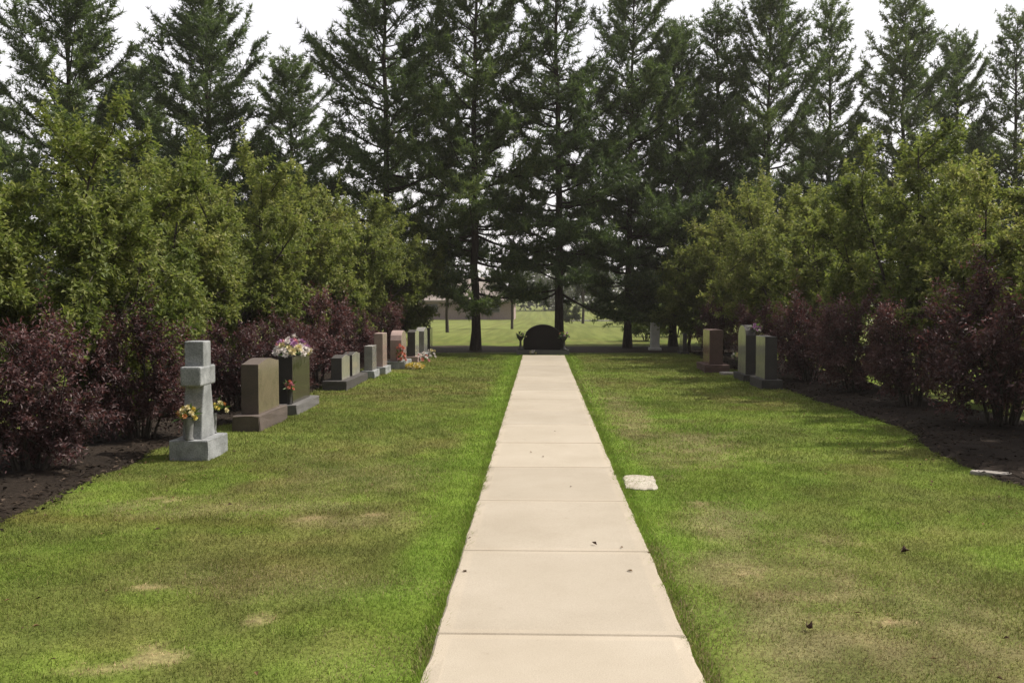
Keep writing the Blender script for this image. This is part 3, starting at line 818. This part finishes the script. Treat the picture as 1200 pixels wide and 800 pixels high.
# ------------------------------------------------------------------ flowers
def petalmat(name, c): return noisemat(name, [(.3, tuple(k * .75 for k in c)), (.7, c)], scale=30, rough=.6, spec=.3, bump=0)
FL = {'yellow': petalmat('yellow_petals', (.74, .60, .14)), 'orange': petalmat('orange_petals', (.72, .36, .14)), 'pink': petalmat('pink_petals', (.70, .30, .34)),
      'white': petalmat('white_petals', (.78, .72, .68)), 'mauve': petalmat('mauve_petals', (.46, .25, .42)), 'salmon': petalmat('salmon_petals', (.72, .26, .18)), 'cream': petalmat('cream_petals', (.75, .66, .38))}
M['flower_leaf'] = leafmat('flower_leaves', [(0, (.05, .10, .02)), (1, (.12, .19, .05))])
M['bronze'] = noisemat('dull_vase_metal', [(.3, (.10, .10, .095)), (.7, (.24, .24, .23))], scale=40, rough=.5, spec=.5, bump=.1)
M['darkmetal'] = noisemat('dark_urn_metal', [(.3, (.02, .018, .018)), (.7, (.05, .045, .04))], scale=40, rough=.5, spec=.5, bump=.1)
BLOOM = {}
def bloom_mesh(col):
    if col in BLOOM: return BLOOM[col]
    r = np.random.default_rng(hash(col) % 1000 if False else sum(map(ord, col)))
    Bs, Ds = [], []
    for ring, (k, el) in enumerate([(7, .25), (6, .75), (4, 1.2)]):
        for i in range(k):
            a = 6.283 * i / k + ring * .4
            Ds.append([math.cos(a) * math.cos(el), math.sin(a) * math.cos(el), math.sin(el)])
            Bs.append([math.cos(a) * .006, math.sin(a) * .006, ring * .006])
    Bs = np.array(Bs); Ds = np.array(Ds); n = len(Bs)
    V, Fq = leaf_quads(Bs, Ds, np.tile([0, 0, 1.], (n, 1)), r.uniform(.038, .05, n), r.uniform(.028, .036, n), .2, .1)
    me = np_mesh('blossom_' + col, V, [Fq]); me.materials.append(FL[col])
    BLOOM[col] = me
    return me

def bouquet(name, label, cat, loc, size, cols, n, nleaf, seed, group=None, flat=1.0, bs=1.0, stems=0.0):
    r = random.Random(seed); rn = np.random.default_rng(seed)
    t = thing(name, label, cat, loc, group)
    sx, sy, sz = size
    for i in range(n):
        u = (i + .5) / n; a = i * 2.39996; el = math.asin(.05 + .95 * u)
        d = Vector((math.cos(a) * math.cos(el), math.sin(a) * math.cos(el), math.sin(el)))
        k = r.uniform(.75, 1.05)
        o = link('blossom', bloom_mesh(cols[r.randrange(len(cols))]), None, t, (d.x * sx * k, d.y * sy * k, d.z * sz * k + stems))
        o.rotation_euler = (d + Vector((r.uniform(-.3, .3), r.uniform(-.3, .3), r.uniform(0, .3)))).to_track_quat('Z', 'Y').to_euler()
        q = bs * r.uniform(.8, 1.2); o.scale = (q, q, q)
    D = rn.normal(0, 1, (nleaf, 3)); D[:, 2] = np.abs(D[:, 2]); D = nrm(D)
    B = D * np.array([sx, sy, sz]) * rn.uniform(.2, .75, (nleaf, 1)) + np.array([0, 0, stems])
    L = rn.uniform(.06, .13, nleaf)
    V, Fq = leaf_quads(B, D + rn.normal(0, .3, D.shape), rn.normal(0, .5, D.shape) + [0, 0, 1.], L, L * .35)
    A = Acc(); A.add(V, Fq)
    for i in range(6):
        e = B[i * 3 % nleaf]
        A.add(*tube([[0, 0, 0.005], list(e * .6), list(e)], [.004, .003, .003], 4))
    link('leaves', A.mesh('flower_leaves'), M['flower_leaf'], t)
    return t

def lathe(prof, n=20):
    V = []; Fq = []
    for rr, z in prof:
        for j in range(n):
            a = 6.2832 * j / n; V.append((rr * math.cos(a), rr * math.sin(a), z))
    for i in range(len(prof) - 1):
        for j in range(n):
            k = (j + 1) % n; Fq.append((i * n + j, i * n + k, (i + 1) * n + k, (i + 1) * n + j))
    A = Acc(); A.add(np.array(V), np.array(Fq))
    A.F.append(np.array([list(range(n))[::-1]]))
    return A
def vase(label, loc, prof, mat, group=None):
    o = link('flower_vase', lathe(prof).mesh('flower_vase', True), mat)
    o.location = loc
    return tag(o, label, 'vase', group)

VP = [(.045, 0), (.047, .01), (.036, .03), (.042, .12), (.05, .22), (.054, .235), (.048, .235), (.03, .10)]
vase('grey metal vase on the near edge of the stone cross block', (-3.56, 9.372, .201), VP, M['bronze'])
bouquet('bouquet', 'yellow and orange flowers in the vase before the stone cross', 'flowers', (-3.58, 9.37, .42), (.085, .07, .12), ['yellow', 'yellow', 'cream', 'orange', 'yellow'], 12, 24, 1, bs=.8)
vase('small vase hidden on the far edge of the stone cross block', (-3.48, 9.862, .201), [(a * .7, b * .9) for a, b in VP], M['bronze'])
bouquet('bouquet', 'orange flowers showing just right of the stone cross shaft', 'flowers', (-3.42, 9.86, .43), (.07, .06, .11), ['cream', 'yellow', 'orange'], 6, 14, 2, bs=.65)
bouquet('flower_spray', 'spray of pink, white and mauve flowers on top of the black gravestone', 'flowers', (-3.61, 13.55, .81), (.24, .42, .24), ['white', 'pink', 'mauve', 'white', 'cream', 'mauve'], 46, 120, 3, bs=1.25)
vase('small dark vase on the near end of the black gravestone base', (-3.53, 13.09, .141), [(a * .8, b * .9) for a, b in VP], M['darkmetal'])
bouquet('bouquet', 'little salmon flowers at the near end of the black gravestone', 'flowers', (-3.53, 13.09, .35), (.05, .05, .1), ['salmon', 'pink', 'cream'], 7, 12, 4, bs=.8)
bouquet('bouquet', 'salmon pink flowers against the round topped pinkish gravestone', 'flowers', (-3.20, 21.46, .18), (.10, .09, .42), ['salmon', 'pink', 'salmon'], 18, 34, 5)
bouquet('bouquet', 'pink flowers at the foot of the dark stone with a pale pink top', 'flowers', (-3.02, 24.0, .02), (.14, .14, .22), ['pink', 'salmon', 'white'], 14, 22, 6, bs=1.1)
bouquet('bouquet', 'white flowers at the foot of the speckled grey gravestone, left row', 'flowers', (-2.98, 25.5, .02), (.13, .13, .22), ['white', 'cream'], 12, 20, 7, bs=1.1)
bouquet('bouquet', 'yellow flowers lying on the grass before the left row', 'flowers', (X(485, 21.6), 21.6, .03), (.20, .28, .07), ['yellow', 'cream', 'yellow'], 34, 30, 8, bs=1.3)
bouquet('bouquet', 'mauve flowers leaning on the tall rounded dark gravestone', 'flowers', (4.24, 18.62, .98), (.09, .11, .15), ['mauve', 'white', 'mauve'], 13, 22, 9, bs=.8)
bouquet('bouquet', 'single white flower clump by the red brown gravestone', 'flowers', (X(857, 21), 20.6, .24), (.07, .07, .09), ['white', 'cream'], 6, 12, 10, stems=.10)
UR = [(.10, 0), (.10, .03), (.035, .06), (.028, .26), (.06, .30), (.105, .38), (.125, .40), (.11, .40), (.05, .33)]
for px, lab, cs in ((608, 'left', ['cream', 'mauve']), (663, 'right', ['mauve', 'mauve', 'salmon'])):
    x = X(px, 27.3)
    vase('dark stemmed urn on the %s end of the arched memorial base' % lab, (x + (.05 if px < 630 else -.05), 27.22, .131), UR, M['darkmetal'], 'urns beside the arched memorial')
    bouquet('bouquet', 'small flowers in the urn on the %s of the arched memorial' % lab, 'flowers', (x + (.05 if px < 630 else -.05), 27.22, .50), (.15, .13, .15), cs, 7, 44, 20 + px, bs=.8)
bouquet('bouquet', 'tiny pale flowers on the path side of the arched memorial base', 'flowers', (-.22, 27.02, .03), (.08, .06, .1), ['white', 'cream'], 7, 8, 30, bs=.9)

# fallen leaves
M['deadleaf'] = noisemat('dead_leaf', [(.3, (.035, .018, .014)), (.7, (.09, .045, .03))], scale=30, rough=.7, spec=.3, bump=.2)
def fallen_leaf(label, px, py, rz, s):
    x, y = gnd(px, py)
    pr = [(0, -.5), (.25, -.25), (.42, .05), (.28, .3), (0, .55), (-.28, .3), (-.42, .05), (-.25, -.25)]
    V = [(0, 0, .014)] + [(a * .09 * s, b * .11 * s, .022 + .05 * abs(a) + .012 * math.sin(b * 7 + a * 5)) for a, b in pr]
    V2 = [(a, b, c - .003) for a, b, c in V]
    n = len(pr)
    Fq = [(0, 1 + i, 1 + (i + 1) % n) for i in range(n)]
    Fq += [(n + 1 + c, n + 1 + b, n + 1 + a) for a, b, c in Fq[:n]]
    Fs = np.array(Fq); rim = np.array([(1 + i, n + 2 + i, n + 2 + (i + 1) % n, 1 + (i + 1) % n) for i in range(n)])
    o = link('fallen_leaf', np_mesh('fallen_leaf', np.array(V + V2), [Fs, rim]), M['deadleaf'], None, (x, y, 0))
    o.rotation_euler = (0, 0, rz)
    tag(o, label, 'leaf', 'dead leaves on the right lawn')
fallen_leaf('dark curled leaf on dry grass near the front of the right lawn', 951, 741, .4, .42)
fallen_leaf('dark curled leaf farther back on greener grass of the right lawn', 1061, 648, 1.7, .52)

def leaf_litter():
    r = np.random.default_rng(77); n = 420
    side = r.random(n) < .5
    y = 3.4 + 17 * r.random(n) ** 1.4
    off = np.abs(r.normal(0, 1.1, n))
    x = np.where(side, left_edge(y) + off, right_edge(y) - off)
    k = r.random(n) < .03; x[k] = r.uniform(PX0 - .1, PX1 + .1, k.sum())
    onp = (x > PX0 - .02) & (x < PX1 + .02)
    z = np.where(onp, .028, .028 + .006 * r.random(n))
    a = r.uniform(0, 6.28, n)
    D = np.stack([np.cos(a), np.sin(a), r.normal(0, .18, n)], -1)
    V, Fq = leaf_quads(np.stack([x, y, z], -1), D, np.tile([0, 0, 1.], (n, 1)) + r.normal(0, .25, (n, 3)), r.uniform(.02, .05, n), r.uniform(.012, .026, n), .3, .1)
    t = r.random((n, 1))
    c = np.array([.05, .03, .022]) * (1 - t) + np.array([.17, .11, .05]) * t
    tag(link('leaf_litter', np_mesh('leaf_litter', V, [Fq], np.repeat(c, 4, 0)), M['chip']), 'small dead leaves scattered over the lawn and path', 'leaf litter', kind='stuff')
leaf_litter()

# ------------------------------------------------------------------ far house
M['brick'] = noisemat('pinkish_brick', [(.3, (.27, .20, .18)), (.7, (.36, .28, .255))], scale=6, rough=.9, bump=.3)
M['roof'] = noisemat('brown_grey_shingles', [(.3, (.24, .20, .175)), (.7, (.33, .28, .25))], scale=5, rough=.95, bump=.4)
M['trim'] = noisemat('pale_trim', [(.3, (.24, .20, .18)), (.7, (.30, .26, .23))], scale=8, rough=.7)
M['glass'] = noisemat('dark_window_glass', [(.3, (.02, .022, .025)), (.7, (.03, .033, .036))], scale=3, rough=.08, spec=.6, bump=0)
def box(bm, x0, x1, y0, y1, z0, z1):
    vs = [bm.verts.new(p) for p in ((x0, y0, z0), (x1, y0, z0), (x1, y1, z0), (x0, y1, z0), (x0, y0, z1), (x1, y0, z1), (x1, y1, z1), (x0, y1, z1))]
    for f in ((3, 2, 1, 0), (4, 5, 6, 7), (0, 1, 5, 4), (1, 2, 6, 5), (2, 3, 7, 6), (3, 0, 4, 7)): bm.faces.new([vs[i] for i in f])
HY = 100.0
hs = thing('house', 'low pinkish brick house with a brown roof far beyond the pines', 'house', (X(545, HY), HY, -.71))
b = bmesh.new(); box(b, -5.2, 5.2, 0, 8, -.2, 2.1); bm_link('wall', b, M['brick'], hs)
b = bmesh.new()
v = [b.verts.new(p) for p in ((-5.7, -.6, 2.0), (5.7, -.6, 2.0), (5.7, 8.6, 2.0), (-5.7, 8.6, 2.0), (-3.0, 4, 4.6), (3.0, 4, 4.6))]
for f in ((0, 1, 5, 4), (1, 2, 5), (2, 3, 4, 5), (3, 0, 4), (3, 2, 1, 0)): b.faces.new([v[i] for i in f])
bm_link('roof', b, M['roof'], hs)
b = bmesh.new(); box(b, -5.72, 5.72, -.70, -.602, 1.93, 2.1); bm_link('gutter', b, M['trim'], hs)
for wx in (-3.6, 3.0):
    b = bmesh.new(); box(b, wx - .75, wx + .75, -.06, .02, .75, 1.75); w = bm_link('window', b, M['trim'], hs)
    b = bmesh.new(); box(b, wx - .66, wx + .66, -.075, -.055, .84, 1.66); bm_link('pane', b, M['glass'], w)
b = bmesh.new(); box(b, .1, 1.0, -.05, .02, -.1, 1.85); bm_link('door', b, M['trim'], hs)

# ------------------------------------------------------------------ light, sky, camera
AZ_BACK, EL = math.radians(20), math.radians(52)      # sun from the right, a little from behind the pines
sd = Vector((math.cos(EL) * math.cos(AZ_BACK), math.cos(EL) * math.sin(AZ_BACK), math.sin(EL)))
sl = bpy.data.lights.new('sun', 'SUN'); sl.energy = 4.8; sl.angle = math.radians(.6); sl.color = (1.0, .945, .86)
so = bpy.data.objects.new('sun', sl); COL.objects.link(so)
so.location = sd * 60; so.rotation_euler = sd.to_track_quat('Z', 'Y').to_euler()
W = bpy.data.worlds.new('World'); SC.world = W; W.use_nodes = True
nt = W.node_tree; nt.nodes.clear()
wo = nt.nodes.new('ShaderNodeOutputWorld'); bg = nt.nodes.new('ShaderNodeBackground'); bg.inputs['Strength'].default_value = .10
sk = nt.nodes.new('ShaderNodeTexSky'); sk.sky_type = 'NISHITA'; sk.sun_disc = False
sk.sun_elevation = EL; sk.sun_rotation = math.radians(90) - AZ_BACK
sk.air_density = 1.2; sk.dust_density = 4.0; sk.ozone_density = 1.0
mx = nt.nodes.new('ShaderNodeMix'); mx.data_type = 'RGBA'; mx.inputs['Factor'].default_value = .72
tcw = nt.nodes.new('ShaderNodeTexCoord'); dp = nt.nodes.new('ShaderNodeVectorMath'); dp.operation = 'DOT_PRODUCT'
dp.inputs[1].default_value = Vector((.12, .80, .58)).normalized()   # sky veil made brighter ahead of the camera, dimmer behind it
nt.links.new(tcw.outputs['Generated'], dp.inputs[0])
mr = nt.nodes.new('ShaderNodeMapRange'); mr.interpolation_type = 'SMOOTHSTEP'
mr.inputs['From Min'].default_value = -.45; mr.inputs['From Max'].default_value = .75
mr.inputs['To Min'].default_value = 3.0; mr.inputs['To Max'].default_value = 12.6
nt.links.new(dp.outputs['Value'], mr.inputs['Value'])
vs = nt.nodes.new('ShaderNodeVectorMath'); vs.operation = 'SCALE'; vs.inputs[0].default_value = (1.02, .985, .995)
cn = nt.nodes.new('ShaderNodeTexNoise'); cn.inputs['Scale'].default_value = 3.2; cn.inputs['Detail'].default_value = 5
cm = nt.nodes.new('ShaderNodeMapRange'); cm.inputs['From Min'].default_value = .3; cm.inputs['From Max'].default_value = .7; cm.inputs['To Min'].default_value = .80; cm.inputs['To Max'].default_value = 1.06
nt.links.new(tcw.outputs['Generated'], cn.inputs['Vector']); nt.links.new(cn.outputs['Fac'], cm.inputs['Value'])
cr = nt.nodes.new('ShaderNodeMath'); cr.operation = 'MULTIPLY'; nt.links.new(mr.outputs['Result'], cr.inputs[0]); nt.links.new(cm.outputs['Result'], cr.inputs[1])
nt.links.new(cr.outputs[0], vs.inputs['Scale']); nt.links.new(vs.outputs['Vector'], mx.inputs['B'])   # thin bright overcast veil
nt.links.new(sk.outputs[0], mx.inputs['A']); nt.links.new(mx.outputs['Result'], bg.inputs['Color']); nt.links.new(bg.outputs[0], wo.inputs['Surface'])

# haze added to lift the dark tones, one closed box round everything
b = bmesh.new(); box(b, LAWN_BOX[0] - 5, LAWN_BOX[1] + 5, LAWN_BOX[2] - 5, LAWN_BOX[3] + 5, -1.9, 17.5)
hm, hnt, hout = newmat('added_haze')
pv = hnt.nodes.new('ShaderNodeVolumePrincipled'); pv.inputs['Color'].default_value = (.95, .89, .85, 1); pv.inputs['Density'].default_value = .0006; pv.inputs['Anisotropy'].default_value = .35
hnt.links.new(pv.outputs[0], hout.inputs['Volume'])
tag(bm_link('haze', b, hm, None), 'thin pale haze added over the whole lawn to lift its dark tones', 'haze', kind='stuff')
SC.cycles.volume_bounces = 0
cam = bpy.data.cameras.new('camera'); cam.sensor_width = 36; cam.lens = 36 * F_PX / 1200; cam.clip_end = 3000; cam.clip_start = .05
co = bpy.data.objects.new('camera', cam); COL.objects.link(co)
co.location = (0, 0, EYE); co.rotation_euler = (math.pi / 2 - PITCH, 0, YAW)
SC.camera = co
SC.view_settings.view_transform = 'Standard'; SC.view_settings.look = 'None'
SC.view_settings.exposure = .22; SC.view_settings.gamma = 1; SC.view_settings.use_curve_mapping = False
SC.cycles.max_bounces = 6; SC.cycles.transparent_max_bounces = 4
